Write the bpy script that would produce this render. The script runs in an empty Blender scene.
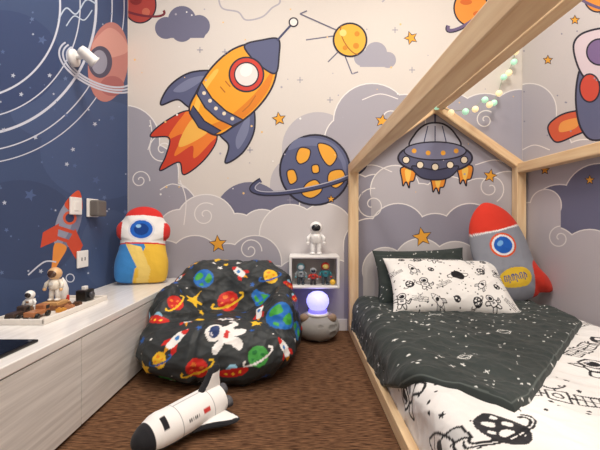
import bpy, bmesh, math, random
import numpy as np
from mathutils import Vector, Matrix
from mathutils.geometry import tessellate_polygon
random.seed(4); rng=np.random.default_rng(7)
F=350.0; CH=0.655; D=350/165.0; XL=-1.042; XR=1.345; VX,VY=300.0,222.0
sc=bpy.context.scene
sc.view_settings.view_transform='Standard'
# ------------------------------------------------------------ colour / materials
def lin(c):
    r=[]
    for v in c[:3]:
        v=v/255.0
        r.append(v/12.92 if v<=0.04045 else ((v+0.055)/1.055)**2.4)
    return r
def mat(name,c,rough=0.6,metal=0,bump=0,bscale=60,emit=None,es=0,var=0.0,coat=0):
    m=bpy.data.materials.new(name); m.use_nodes=True
    nt=m.node_tree; b=nt.nodes['Principled BSDF']
    b.inputs['Base Color'].default_value=(*lin(c),1)
    b.inputs['Roughness'].default_value=rough; b.inputs['Metallic'].default_value=metal
    b.inputs['Coat Weight'].default_value=coat
    tc=nt.nodes.new('ShaderNodeTexCoord'); n=nt.nodes.new('ShaderNodeTexNoise')
    n.inputs['Scale'].default_value=bscale; n.inputs['Detail'].default_value=4
    nt.links.new(tc.outputs['Object'],n.inputs['Vector'])
    mx=nt.nodes.new('ShaderNodeMix'); mx.data_type='RGBA'
    l=lin(c); v=max(var,0.03)
    mx.inputs[6].default_value=(*[x*(1-v) for x in l],1); mx.inputs[7].default_value=(*[min(1,x*(1+v)) for x in l],1)
    nt.links.new(n.outputs['Fac'],mx.inputs[0]); nt.links.new(mx.outputs[2],b.inputs['Base Color'])
    if bump:
        bp=nt.nodes.new('ShaderNodeBump'); bp.inputs['Strength'].default_value=bump; bp.inputs['Distance'].default_value=0.004
        nt.links.new(n.outputs['Fac'],bp.inputs['Height']); nt.links.new(bp.outputs[0],b.inputs['Normal'])
    if emit:
        b.inputs['Emission Color'].default_value=(*lin(emit),1); b.inputs['Emission Strength'].default_value=es
    return m
def vcmat(name,rough=0.85,bump=0.15,bscale=500,sheen=0.0):
    m=bpy.data.materials.new(name); m.use_nodes=True
    nt=m.node_tree; b=nt.nodes['Principled BSDF']; b.inputs['Roughness'].default_value=rough
    b.inputs['Sheen Weight'].default_value=sheen
    b.inputs['Specular IOR Level'].default_value=0.25
    a=nt.nodes.new('ShaderNodeAttribute'); a.attribute_name='Col'
    tc=nt.nodes.new('ShaderNodeTexCoord'); n=nt.nodes.new('ShaderNodeTexNoise'); n.inputs['Scale'].default_value=bscale
    nt.links.new(tc.outputs['Object'],n.inputs['Vector'])
    mx=nt.nodes.new('ShaderNodeMix'); mx.data_type='RGBA'; mx.blend_type='MULTIPLY'; mx.inputs[0].default_value=0.10
    nt.links.new(a.outputs['Color'],mx.inputs[6]); nt.links.new(n.outputs['Fac'],mx.inputs[7])
    nt.links.new(mx.outputs[2],b.inputs['Base Color'])
    if bump:
        bp=nt.nodes.new('ShaderNodeBump'); bp.inputs['Strength'].default_value=bump; bp.inputs['Distance'].default_value=0.002
        nt.links.new(n.outputs['Fac'],bp.inputs['Height']); nt.links.new(bp.outputs[0],b.inputs['Normal'])
    return m
def streak(name,c1,c2,scale,rough=0.5,bump=0.1,detail=5,lo=0.35,hi=0.65,spec=.5,dist=.004):
    m=bpy.data.materials.new(name); m.use_nodes=True
    nt=m.node_tree; b=nt.nodes['Principled BSDF']; b.inputs['Roughness'].default_value=rough
    b.inputs['Specular IOR Level'].default_value=spec
    tc=nt.nodes.new('ShaderNodeTexCoord'); mp=nt.nodes.new('ShaderNodeMapping'); mp.inputs['Scale'].default_value=scale
    n=nt.nodes.new('ShaderNodeTexNoise'); n.inputs['Scale'].default_value=1; n.inputs['Detail'].default_value=detail
    cr=nt.nodes.new('ShaderNodeValToRGB'); cr.color_ramp.elements[0].position=lo; cr.color_ramp.elements[1].position=hi
    cr.color_ramp.elements[0].color=(*lin(c1),1); cr.color_ramp.elements[1].color=(*lin(c2),1)
    nt.links.new(tc.outputs['Object'],mp.inputs[0]); nt.links.new(mp.outputs[0],n.inputs['Vector'])
    nt.links.new(n.outputs['Fac'],cr.inputs[0]); nt.links.new(cr.outputs[0],b.inputs['Base Color'])
    bp=nt.nodes.new('ShaderNodeBump'); bp.inputs['Strength'].default_value=bump; bp.inputs['Distance'].default_value=dist
    nt.links.new(n.outputs['Fac'],bp.inputs['Height']); nt.links.new(bp.outputs[0],b.inputs['Normal'])
    return m
M_paint=vcmat('mural_paint',0.6,0.03,300)
M_fab=vcmat('printed_fabric',0.9,0.25,450,0.1)
M_nylon=vcmat('printed_nylon',0.5,0.08,300)
M_woodx=streak('pine_x',(226,190,146),(242,214,172),(4,50,50),0.5,0.05)
M_woody=streak('pine_y',(226,190,146),(242,214,172),(50,4,50),0.5,0.05)
M_woodz=streak('pine_z',(226,190,146),(242,214,172),(50,50,4),0.5,0.05)
M_carpet=streak('carpet_brown',(66,46,35),(136,100,74),(28,190,60),1.0,1.0,7,0.34,0.70,.05,.006)
M_cabf=streak('cabinet_grain',(205,200,196),(232,228,224),(60,3,70),0.45,0.03)
M_cabt=streak('cabinet_top',(230,226,222),(242,239,236),(60,3,40),0.18,0.01)
M_white=mat('white_plastic',(240,238,235),0.35)
M_black=mat('black_plastic',(18,18,20),0.3)
M_wall=mat('wall_paint',(216,209,204),0.8)
M_ceil=mat('ceiling_paint',(240,238,234),0.9)
# ------------------------------------------------------------ mesh helpers
def finish(o,smooth=True):
    if smooth:
        o.data.polygons.foreach_set('use_smooth',[True]*len(o.data.polygons))
    return o
def mkobj(name,me,m=None,parent=None):
    o=bpy.data.objects.new(name,me); sc.collection.objects.link(o)
    if m: me.materials.append(m)
    if parent: o.parent=parent
    return o
def empty(name):
    o=bpy.data.objects.new(name,None); sc.collection.objects.link(o); o.empty_display_size=0.05; return o
def box(name,a,b,m,bev=0.003,parent=None,seg=2,rot=None):
    bm=bmesh.new(); bmesh.ops.create_cube(bm,size=1)
    c=[(a[i]+b[i])/2 for i in range(3)]; s=[abs(b[i]-a[i]) for i in range(3)]
    bmesh.ops.scale(bm,vec=s,verts=bm.verts)
    if bev: bmesh.ops.bevel(bm,geom=bm.edges[:],offset=bev,segments=seg,affect='EDGES',profile=0.5)
    if rot: bmesh.ops.transform(bm,matrix=rot,verts=bm.verts)
    bmesh.ops.translate(bm,vec=c,verts=bm.verts)
    me=bpy.data.meshes.new(name); bm.to_mesh(me); bm.free()
    return mkobj(name,me,m,parent)
def lathe(name,prof,loc,m,parent=None,seg=40,mtx=None,scale=(1,1,1)):
    V=[];Fc=[]
    for (r,z) in prof:
        for i in range(seg):
            a=2*math.pi*i/seg; V.append(Vector((r*math.cos(a)*scale[0],r*math.sin(a)*scale[1],z*scale[2])))
    for j in range(len(prof)-1):
        for i in range(seg):
            k=(i+1)%seg; Fc.append((j*seg+i,j*seg+k,(j+1)*seg+k,(j+1)*seg+i))
    Fc.append(tuple(reversed(range(seg)))); Fc.append(tuple((len(prof)-1)*seg+i for i in range(seg)))
    if mtx: V=[mtx@v for v in V]
    V=[v+Vector(loc) for v in V]
    me=bpy.data.meshes.new(name); me.from_pydata([tuple(v) for v in V],[],Fc); me.update()
    return finish(mkobj(name,me,m,parent))
def ball(name,c,r,m,parent=None,rot=None,seg=32):
    if not hasattr(r,'__len__'): r=(r,r,r)
    n=16; prof=[(max(1e-4,math.sin(math.pi*i/n)),-math.cos(math.pi*i/n)) for i in range(n+1)]
    return lathe(name,prof,c,m,parent,seg,Matrix.Rotation(0,3,'X') if rot is None else rot,scale=r)
def tube(name,pts,r,m,parent=None,seg=10,radii=None):
    pts=[Vector(p) for p in pts]; V=[];Fc=[]
    up=Vector((0,0,1))
    for i,p in enumerate(pts):
        t=(pts[min(i+1,len(pts)-1)]-pts[max(i-1,0)]).normalized()
        a=t.cross(up)
        if a.length<1e-3: a=t.cross(Vector((1,0,0)))
        a.normalize(); b=t.cross(a); rr=radii[i] if radii else r
        for k in range(seg):
            th=2*math.pi*k/seg; V.append(tuple(p+a*rr*math.cos(th)+b*rr*math.sin(th)))
    for j in range(len(pts)-1):
        for i in range(seg):
            k=(i+1)%seg; Fc.append((j*seg+i,j*seg+k,(j+1)*seg+k,(j+1)*seg+i))
    Fc.append(tuple(reversed(range(seg)))); Fc.append(tuple((len(pts)-1)*seg+i for i in range(seg)))
    me=bpy.data.meshes.new(name); me.from_pydata(V,[],Fc); me.update()
    return finish(mkobj(name,me,m,parent))
def setcol(me,cols):
    at=me.color_attributes.new('Col','FLOAT_COLOR','POINT')
    c=np.ones((len(me.vertices),4),dtype=np.float32); c[:,:3]=cols
    at.data.foreach_set('color',c.ravel())
# ------------------------------------------------------------ vector shapes
INK=(46,44,58)
def P(pts,c): return ('p',[tuple(p) for p in pts],c)
def S(pts,w,c=INK): return ('s',[tuple(p) for p in pts],w,c)
def cr(pts,closed=True,n=8):
    out=[];N=len(pts)
    rngi=range(N) if closed else range(N-1)
    for i in rngi:
        if closed: p0,p1,p2,p3=[pts[(i+k)%N] for k in (-1,0,1,2)]
        else: p0,p1,p2,p3=pts[max(i-1,0)],pts[i],pts[i+1],pts[min(i+2,N-1)]
        for j in range(n):
            t=j/n
            out.append(tuple(0.5*((2*p1[k])+(-p0[k]+p2[k])*t+(2*p0[k]-5*p1[k]+4*p2[k]-p3[k])*t*t+(-p0[k]+3*p1[k]-3*p2[k]+p3[k])*t**3) for k in (0,1)))
    if not closed: out.append(tuple(pts[-1]))
    return out
def ell(cx,cy,rx,ry=None,rot=0,n=40,a0=0,a1=360):
    ry=rx if ry is None else ry; o=[]; c,s=math.cos(math.radians(rot)),math.sin(math.radians(rot))
    m=n if abs(a1-a0)>=360 else n+1
    for i in range(m):
        a=math.radians(a0+(a1-a0)*i/n); x=rx*math.cos(a); y=ry*math.sin(a)
        o.append((cx+x*c-y*s,cy+x*s+y*c))
    return o
def closed(p): return list(p)+[p[0]]
def FO(pts,c,w,ink=INK): return [P(pts,c),S(closed(pts),w,ink)]
def starp(cx,cy,r,rot=0,inner=0.45,n=5):
    return [(cx+(r if i%2==0 else r*inner)*math.sin(math.radians(rot)+i*math.pi/n),cy+(r if i%2==0 else r*inner)*math.cos(math.radians(rot)+i*math.pi/n)) for i in range(2*n)]
def xf(shapes,s=1,rot=0,cx=0,cy=0,flip=False):
    c,sn=math.cos(math.radians(rot)),math.sin(math.radians(rot)); o=[]
    for sh in shapes:
        pts=[]
        for x,y in sh[1]:
            if flip: y=-y
            x*=s;y*=s
            pts.append((cx+x*c-y*sn,cy+x*sn+y*c))
        o.append(('p',pts,sh[2]) if sh[0]=='p' else ('s',pts,sh[2]*s,sh[3]))
    return o
def ribbon(pts,w):
    pts=[np.array(p,float) for p in pts]; cl=np.allclose(pts[0],pts[-1]); N=len(pts); L=[];R=[]
    for i,p in enumerate(pts):
        a=pts[i-1] if i>0 else (pts[-2] if cl else p); b=pts[i+1] if i<N-1 else (pts[1] if cl else p)
        t=b-a; l=np.hypot(*t); 
        if l<1e-9: t=np.array([1,0.]); l=1
        n=np.array([-t[1],t[0]])/l*w/2; L.append(p+n);R.append(p-n)
    return [(L[i],L[i+1],R[i+1],R[i]) for i in range(N-1)]
def clip(poly,rect):
    x0,y0,x1,y1=rect
    for ax,lim,sg in ((0,x0,1),(0,x1,-1),(1,y0,1),(1,y1,-1)):
        out=[]
        for i in range(len(poly)):
            a=poly[i-1];b=poly[i]; da=(a[ax]-lim)*sg; db=(b[ax]-lim)*sg
            if da>=0 and db>=0: out.append(b)
            elif da>=0>db or da<0<=db:
                t=da/(da-db); q=(a[0]+(b[0]-a[0])*t,a[1]+(b[1]-a[1])*t); out.append(q)
                if db>=0: out.append(b)
        poly=out
        if len(poly)<3: return []
    return poly
def mural(name,shapes,m2,rect,to3,step=0.00005,parent=None):
    V=[];Fc=[];C=[]; boxes=[]
    for sh in shapes:
        xs=[p[0] for p in sh[1]];ys_=[p[1] for p in sh[1]]; pd=sh[2] if sh[0]=='s' else 0
        bb=(min(xs)-pd,min(ys_)-pd,max(xs)+pd,max(ys_)+pd); L_=0; key=sh[2] if sh[0]=='p' else None
        for (b2,l2,k2) in boxes:
            if bb[0]<b2[2] and bb[2]>b2[0] and bb[1]<b2[3] and bb[3]>b2[1]: L_=max(L_,l2+1)
        boxes.append((bb,L_,key)); lay=.0004+L_*step; tris=[]
        if sh[0]=='p':
            pts=[m2(*p) for p in sh[1]]
            for t in tessellate_polygon([[Vector((p[0],p[1],0)) for p in pts]]): tris.append([pts[i] for i in t])
            col=lin(sh[2])
        else:
            for q in ribbon(sh[1],sh[2]): tris.append([m2(*p) for p in q])
            col=lin(sh[3])
        for t in tris:
            t=clip([tuple(p) for p in t],rect)
            if len(t)<3: continue
            b=len(V)
            for p in t: V.append(to3(p[0],p[1],lay)); C.append(col)
            Fc.append(tuple(range(b,b+len(t))))
    me=bpy.data.meshes.new(name); me.from_pydata(V,[],Fc); me.update()
    o=mkobj(name,me,M_paint,parent); setcol(me,np.array(C)); return o
def inpoly(x,y,poly):
    r=np.zeros(len(x),bool); n=len(poly); j=n-1
    for i in range(n):
        xi,yi=poly[i];xj,yj=poly[j]
        if yi!=yj:
            r^=((yi>y)!=(yj>y))&(x<(xj-xi)*(y-yi)/(yj-yi)+xi)
        j=i
    return r
def raster(u,v,shapes,cols,idx=None):
    idx=np.arange(len(u)) if idx is None else idx
    for sh in shapes:
        a=np.array(sh[1]); pad=0 if sh[0]=='p' else sh[2]
        mk=(u>=a[:,0].min()-pad)&(u<=a[:,0].max()+pad)&(v>=a[:,1].min()-pad)&(v<=a[:,1].max()+pad)
        ii=np.nonzero(mk)[0]
        if len(ii)==0: continue
        x=u[ii];y=v[ii]
        if sh[0]=='p': r=inpoly(x,y,sh[1]); c=lin(sh[2])
        else:
            r=np.zeros(len(x),bool); w=sh[2]/2; c=lin(sh[3])
            for k in range(len(a)-1):
                d=a[k+1]-a[k]; l=max(1e-12,d@d); t=np.clip(((x-a[k,0])*d[0]+(y-a[k,1])*d[1])/l,0,1)
                r|=((x-a[k,0]-t*d[0])**2+(y-a[k,1]-t*d[1])**2)<w*w
        cols[idx[ii[r]]]=c
    return cols
# motif library, unit radius, y up
def spiral(cx,cy,r,turn=1.6,rot=0,sg=1):
    return [(cx+r*t*math.cos(rot+sg*t*turn*2*math.pi),cy+r*t*math.sin(rot+sg*t*turn*2*math.pi)) for t in [0.12+0.88*i/36 for i in range(37)]]
def g_planet(c,ringc,spot=None,ink=None,w=0.06):
    o=[P(ell(0,0,.62),c)]
    if spot:
        for a,b,r in ((-.2,.25,.16),(.25,.1,.12),(0,-.3,.18),(-.35,-.15,.09)): o.append(P(ell(a,b,r,r*.75,20),spot))
    if ink: o.append(S(closed(ell(0,0,.62)),w,ink))
    if ringc: o.append(S(ell(0,0,1.0,.28,25,a0=150,a1=390),.13 if not ink else w,ringc))
    return o
def g_earth(c=(40,110,190),g=(70,165,70)):
    return [P(ell(0,0,.8),c),P(cr([(-.5,.5),(-.05,.65),(.1,.25),(-.25,.05),(-.6,.15)]),g),P(cr([(.15,-.05),(.55,.15),(.6,-.3),(.2,-.55),(0,-.3)]),g),P(cr([(-.55,-.3),(-.25,-.35),(-.3,-.6)]),g)]
def g_rocket(b=(240,240,238),f=(205,45,40),w=(60,130,200),ink=None):
    body=cr([(0,1),(.26,.55),(.3,0),(.2,-.5),(-.2,-.5),(-.3,0),(-.26,.55)])
    o=[P([(.2,.1),(.6,-.35),(.5,-.75),(.15,-.4)],f),P([(-.2,.1),(-.6,-.35),(-.5,-.75),(-.15,-.4)],f),P([(-.15,-.5),(.15,-.5),(0,-1)],(245,170,40) if not ink else b),P(body,b)]
    o.append(P(cr([(0,1),(.22,.62),(0,.56),(-.22,.62)]),f if not ink else b)); o.append(P(ell(0,.2,.15),w))
    if ink:
        o+= [S(closed(body),.06,ink),S([(.2,.1),(.6,-.35),(.5,-.75),(.15,-.4)],.06,ink),S([(-.2,.1),(-.6,-.35),(-.5,-.75),(-.15,-.4)],.06,ink),S([(-.15,-.5),(0,-1),(.15,-.5)],.05,ink),S(closed(ell(0,.2,.17)),.05,ink),S([(-.24,.6),(.24,.6)],.05,ink)]
    return o
def g_astro(b=(240,238,235),v=(40,60,110),acc=(205,45,40),ink=None,w=.06):
    o=[]
    limbs=[cr([(-.3,.15),(-.75,.35),(-.95,.15),(-.8,0),(-.3,-.15)]),cr([(.3,.15),(.7,-.15),(.9,.1),(1,.0),(.75,-.4),(.3,-.15)]),cr([(-.3,-.3),(-.5,-.8),(-.35,-.95),(-.1,-.85),(0,-.4)]),cr([(0,-.4),(.25,-.85),(.5,-.9),(.5,-.7),(.3,-.3)])]
    for l in limbs:
        o.append(P(l,b)); 
        if ink:o.append(S(closed(l),w,ink))
    t=cr([(-.35,.2),(.35,.2),(.35,-.4),(-.35,-.4)]); o.append(P(t,b)); o.append(P([(-.18,.0),(.18,0),(.18,-.2),(-.18,-.2)],acc))
    h=ell(0,.5,.45,.4)
    if ink:o.append(S(closed(t),w,ink))
    o.append(P(h,b))
    if ink:o.append(S(closed(h),w,ink))
    o.append(P(ell(0,.48,.3,.24),v))
    o.append(S(ell(0,.48,.2,.16,a0=100,a1=170),.05,(230,230,240)))
    return o
def g_sat(ink,b):
    o=[P([(-.25,-.3),(.25,-.3),(.25,.3),(-.25,.3)],b),S([(-.25,-.3),(.25,-.3),(.25,.3),(-.25,.3),(-.25,-.3)],.06,ink)]
    for s in (-1,1):
        o.append(S([(s*.3,0),(s*.4,0)],.07,ink)); x0,x1=s*.4,s*1.1
        o.append(S([(x0,-.25),(x1,-.25),(x1,.25),(x0,.25),(x0,-.25)],.05,ink))
        for k in (.25,.5,.75): o.append(S([(x0+(x1-x0)*k,-.25),(x0+(x1-x0)*k,.25)],.04,ink))
        o.append(S([(x0,0),(x1,0)],.04,ink))
    o+= [S([(0,.3),(0,.5)],.05,ink),S(ell(0,.75,.3,.25,a0=180,a1=360),.06,ink),S(closed(ell(0,0,.12)),.05,ink)]
    return o
def g_star(c): return [P(starp(0,0,1),c)]
def g_ufo():
    return [P(ell(0,.2,.4,.38),(150,200,225)),P(ell(0,0,1,.33),(205,45,40)),P(ell(-.45,-.02,.1),(250,200,60)),P(ell(0,-.08,.1),(250,200,60)),P(ell(.45,-.02,.1),(250,200,60))]
# ------------------------------------------------------------ room shell
YB=-1.7; ZC=2.5
box('floor',(XL-.1,YB-.1,-.1),(XR+.1,D+.1,0),M_carpet,0)
box('ceiling',(XL-.1,YB-.1,ZC),(XR+.1,D+.1,ZC+.1),M_ceil,0)
box('wall_back',(XL-.1,D,0),(XR+.1,D+.1,ZC),M_wall,0)
box('wall_left',(XL-.1,YB,0),(XL,D,ZC),M_wall,0)
box('wall_right',(XR,YB,0),(XR+.1,D,ZC),M_wall,0)
box('wall_rear',(XL-.1,YB-.1,0),(XR+.1,YB,ZC),M_wall,0)
box('baseboard_back',(-.69,D-.014,0),(.285,D-.004,.07),mat('baseboard_white',(225,222,220),.4),.002)
# ---- back wall mural
B=[]
OR=(242,166,48); RED=(214,74,56); SL=(92,97,130); SLD=(70,74,106)
B.append(P([(-100,-300),(800,-300),(800,400),(-100,400)],(218,211,204)))
def cloud(cs,c,bottom=345,out=None,ow=1.2):
    o=[]
    for x,y,r in cs:
        if out: o.append(P(ell(x,y,r+ow),out))
    for x,y,r in cs:
        o.append(P(ell(x,y,r),c))
        if bottom: o.append(P([(x-r,y),(x+r,y),(x+r,bottom),(x-r,bottom)],c))
    return o
LT=(236,232,230)
B+=cloud([(125,140,34),(150,172,28),(165,215,34),(135,220,40)],(163,161,172),out=LT)
B+=cloud([(318,148,36),(345,150,30),(300,185,30)],(190,186,192),out=None)
B+=cloud([(372,122,38),(350,140,25),(405,125,30),(430,150,25)],(170,167,177),out=LT)
B+=cloud([(452,120,26),(485,128,34),(520,122,32),(505,140,30)],(168,166,178),out=LT)
B+=cloud([(250,218,36),(225,228,24),(284,222,30)],(116,116,140))
B+=cloud([(330,205,30),(352,200,26),(375,195,20)],(150,148,162),out=LT)
B+=cloud([(180,232,22),(206,225,30),(237,238,24),(262,232,22)],(206,202,204),out=LT)
B+=cloud([(395,190,24),(420,210,26),(448,205,28),(480,205,26),(508,200,28)],(188,184,190),out=LT)
B+=cloud([(290,235,30),(325,232,28),(345,250,22)],(212,207,208),out=LT)
B+=cloud([(165,265,24),(195,262,26),(228,266,22),(255,262,26)],(170,167,178),out=LT)
B+=cloud([(300,285,26),(335,282,22),(275,290,24)],(176,172,182),out=LT)
B+=cloud([(370,245,26),(398,232,28),(435,240,26),(470,232,28),(500,240,24)],(150,148,163),out=LT)
B+=cloud([(385,270,22),(420,265,26),(455,268,26),(490,265,26)],(205,201,203),out=LT)
for cx,cy,r,rt in ((163,150,15,0),(205,215,13,1),(140,180,10,2),(372,205,17,.5),(490,188,15,3),(390,120,11,2.2),(150,245,12,1),(250,250,12,2),(485,120,10,1)):
    B.append(S(spiral(cx,cy,r,1.7,rt),1.1,LT))
for pts in ([(150,120),(152,135),(148,150)],[(180,180),(186,200),(184,225)],[(362,100),(380,94),(398,99)],[(345,180),(352,195),(350,215)],[(350,170),(372,165),(392,172)],[(475,165),(495,160),(512,166)],[(160,190),(172,184),(186,188)]):
    B.append(S(cr(pts,False),1.0,LT))
# outlined light cloud at top
c1=cr([(218,-6),(222,8),(238,12),(246,20),(262,17),(272,8),(280,2),(276,-10)],False); B.append(S(c1,1.6,(176,172,182)))
c1=cr([(382,2),(390,-4),(400,-4)],False); B.append(S(c1,1.4,(176,172,182)))
# slate clouds
B+=cloud([(166,28,11),(182,20,14),(199,26,11),(182,31,11)],(112,112,136),bottom=None)
B.append(P([(158,30),(208,30),(204,38),(164,38)],(112,112,136)))
B+=cloud([(362,58,8),(376,53,11),(388,60,8)],(166,164,176),bottom=None)
B.append(P([(358,58),(393,58),(390,67),(360,67)],(166,164,176)))
# planet top-left
B+=FO(ell(140,5,16,18),(176,72,66),1.4); B.append(P(ell(136,0,6,5),(140,52,52))); B.append(P(ell(146,12,4),(200,110,90)))
B+=[S(ell(140,8,25,7,12,a0=-20,a1=200),2.4,(120,50,60))]
# main rocket
R=[]
fl=cr([(-20,4),(-24,-14),(-19,-44),(-9,-28),(1,-54),(9,-30),(21,-40),(23,-14),(20,4)])
R+=[P(cr([(-17,3),(-30,-22),(-32,-46),(-16,-34),(-6,-50),(0,-66),(9,-46),(22,-52),(27,-22),(18,3)]),(205,70,48)),P(xf([P(fl,0)],.86,0,0,2)[0][1],(236,128,52)),P(cr([(-9,2),(-10,-14),(-2,-34),(8,-14),(9,2)]),(244,184,84))]
R.append(S(closed(cr([(-17,3),(-30,-22),(-32,-46),(-16,-34),(-6,-50),(0,-66),(9,-46),(22,-52),(27,-22),(18,3)])),1.5))
for s in (-1,1):
    fin=cr([(s*22,50),(s*44,34),(s*52,8),(s*46,-14),(s*36,2),(s*18,8)])
    R+=FO(fin,SL,1.8); R.append(P(cr([(s*30,40),(s*42,26),(s*46,6),(s*36,14)]),(122,128,158)))
body=cr([(-17,0),(-27,22),(-32,50),(-29,78),(-17,100),(0,118),(17,100),(29,78),(32,50),(27,22),(17,0)])
R+=FO(body,OR,2.0)
R.append(P(cr([(6,1),(16,2),(26,24),(30,50),(27,76),(18,90),(20,60),(16,25)]),(224,132,40)))
R.append(P(cr([(-16,4),(-25,25),(-28,50),(-24,52),(-20,25),(-10,4)]),(250,196,86)))
nose=cr([(-22,92),(-12,108),(0,120),(12,108),(22,92),(10,87),(-10,87)])
R+=FO(nose,SL,1.8); R+=[S([(0,118),(0,142)],2.2,SLD)]+FO(ell(0,144,4.5),(236,230,226),1.4)
band=[(-25,20),(-29,32),(-10,27),(10,27),(29,32),(25,20),(9,15),(-9,15)]; R+=FO(band,SL,1.6)
for x in (-20,-10,0,10,20): R.append(P(ell(x,22+abs(x)*.18,2),(240,225,200)))
R+=FO([(-17,0),(-20,8),(0,4),(20,8),(17,0),(0,-5)],SLD,1.4)
R+=FO(ell(0,70,18),(208,66,54),1.8)+FO(ell(0,70,12.5),(238,226,222),1.4); R.append(P(ell(-3,73,6,7),(250,244,240)))
for y in (42,50): R.append(S([(-12,y),(-4,y-1)],1.3,(190,110,40)))
R+=[S([(22,60),(24,48),(23,38)],1.2,(190,110,40))]
B+=xf(R,.95,42,202,124,flip=True)
# sputnik
for a,b in (((336,30),(300,14)),((334,36),(306,40)),((340,50),(328,62)),((345,56),(352,74))): B.append(S([a,b],1.3,(110,108,128)))
B+=FO(ell(350,40,16.5),(240,180,64),1.8); B+=[S(ell(350,40,16,6,60,a0=0,a1=180),1.2,(170,110,40)),P(ell(343,33,3.5),(250,215,130)),P(ell(356,46,3),(214,140,44)),P(ell(345,48,2.4),(214,140,44)),P(ell(357,34,2.6),(214,140,44))]
B+=[S([(300,14),(307,11)],1.3,(110,108,128)),S([(352,74),(358,72)],1.3,(110,108,128))]
# saturn top right
B+=FO(ell(471,8,17,18),(236,150,66),1.6); B+=[P(ell(466,2,6,3),(214,110,52)),P(ell(478,14,5,3),(214,110,52)),S(ell(471,12,29,8,-38,a0=-25,a1=205),4.2,(110,96,130)),S(ell(471,12,31,9.5,-38,a0=-25,a1=205),1.2,INK)]
# slate ringed planet
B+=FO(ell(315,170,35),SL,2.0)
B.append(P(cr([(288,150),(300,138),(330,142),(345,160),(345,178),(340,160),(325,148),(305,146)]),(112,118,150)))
for bl in ([(296,158),(300,148),(310,150),(308,160),(300,164)],[(318,144),(330,146),(337,156),(330,166),(322,158)],[(330,172),(342,170),(345,180),(336,188),(328,182)],[(306,184),(316,180),(322,190),(312,198),(302,194)],[(287,172),(294,170),(297,180),(290,184)],[(312,166),(318,165),(319,172),(313,173)]):
    B+=FO(cr(bl),(240,172,62),1.2)
B+=[S(ell(308,177,57,12,-12,a0=-5,a1=215),5.0,(76,80,112)),S(ell(308,177,59.5,14,-12,a0=-8,a1=217),1.2,INK),S(ell(308,177,54,10,-12,a0=0,a1=208),.9,(190,190,205))]
# ufo
for x,y,a in ((408,180,8),(438,186,0),(465,178,-8)):
    B+=FO(cr([(x-7,y-12),(x+7,y-12),(x+6,y),(x+2,y+2),(x+1,y+8),(x-2,y+2),(x-5,y+6),(x-6,y)]),(238,150,54),1.4)
    B.append(P(cr([(x-3,y-10),(x+3,y-10),(x+1,y+1),(x-2,y)]),(250,206,100)))
B+=[S([(435,124),(435,113)],1.8,SLD),P(ell(435,112,2.5),RED)]
B+=FO(cr([(412,148),(415,134),(427,124),(443,124),(455,134),(458,148)]),(184,186,200),1.8)
for x in (423,435,447): B.append(S([(435+(x-435)*.6,126),(x,146)],1.1,SLD))
B+=FO(ell(435,158,37,15),(96,98,124),2.0); B+=FO(ell(435,151,31,9),(128,130,156),1.4)
B+=FO(cr([(412,166),(435,170),(458,166),(450,177),(435,180),(420,177)]),(74,76,102),1.4)
for x,y in ((406,160),(420,165),(435,167),(450,165),(464,160)): B+=FO(ell(x,y,3.6),(240,226,200),1.1)
for x,y in ((414,151),(428,153),(443,153),(456,151)): B.append(P(ell(x,y,2.4),(238,170,62)))
# stars
for x,y,r,a in ((279,119,7,8),(411,38,7,20),(382,121,7,-10),(218,244,9,5),(422,237,10,10),(490,176,7,-10),(331,199,4,0)):
    B+=FO(starp(x,y,r,180+a),(238,170,62),1.0)
for i in range(60):
    x=random.uniform(132,518);y=random.uniform(2,200)
    B.append(P(ell(x,y,random.choice((.6,.8,1.1)),n=8),random.choice(((176,172,184),(240,200,130),(245,243,240)))))
for x,y in ((300,80),(250,150),(330,100),(412,70),(225,52),(290,200),(200,50),(395,30)):
    B.append(S([(x-3,y),(x+3,y)],.8,(150,148,165)));B.append(S([(x,y-3),(x,y+3)],.8,(150,148,165)))
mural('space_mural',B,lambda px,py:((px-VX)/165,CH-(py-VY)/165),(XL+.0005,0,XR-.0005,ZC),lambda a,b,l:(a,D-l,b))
# ---- left wall mural
def mL(px,py):
    px=min(px,250); Y=F*(-XL)/(300-px); return (Y,CH-(py-VY)*Y/F)
NAVY=(66,83,120)
Lw=[P([(-4000,-9000),(128.5,-9000),(128.5,9000),(-4000,9000)],NAVY)]
for cx,cy,rx,ry,c in ((20,230,60,50,(61,76,111)),(100,150,60,50,(72,90,129)),(60,110,50,30,(72,90,129)),(110,250,30,40,(73,90,126)),(0,60,60,50,(59,75,114))):
    Lw.append(P(ell(cx,cy,rx,ry),c))
for r,w in ((88,2.0),(108,1.2),(124,2.6),(140,1.2),(152,1.0)): Lw.append(S(ell(-28,6,r,r*1.04,a0=-10,a1=100,n=60),w,(206,212,228)))
for cx,cy,r,rt in ((42,40,9,0),(96,180,8,1),(30,195,12,2),(112,118,6,0)): Lw.append(P(starp(cx,cy,r*.55,15),(82,102,146)))
for i in range(120):
    x=random.uniform(-60,126);y=random.uniform(0,300); Lw.append(P(starp(x,y,random.choice((1,1.4,2.6)),random.uniform(0,60)),random.choice(((86,106,150),(100,120,160),(190,198,216)))))
# saturn
Lw+=[P(ell(108,62,20,40,6),(190,128,122)),P(cr([(92,45),(108,28),(122,36),(128,50),(118,56),(100,58)]),(210,154,144)),P(ell(112,86,12,10),(168,102,102)),P(ell(100,62,12,16),(84,80,100)),P(ell(99,62,8,12),(150,150,168))]
for k in (0,4,8): Lw.append(S(ell(100,66,36+k,17+k*.6,24,a0=-10,a1=200),1.8,(200,204,220)))
Lw+=[S(cr([(58,20),(66,8),(76,14),(86,0),(96,4)],False),1.4,(190,205,225)),S(cr([(66,26),(74,16),(84,20),(92,10)],False),1.2,(190,205,225))]
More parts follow.
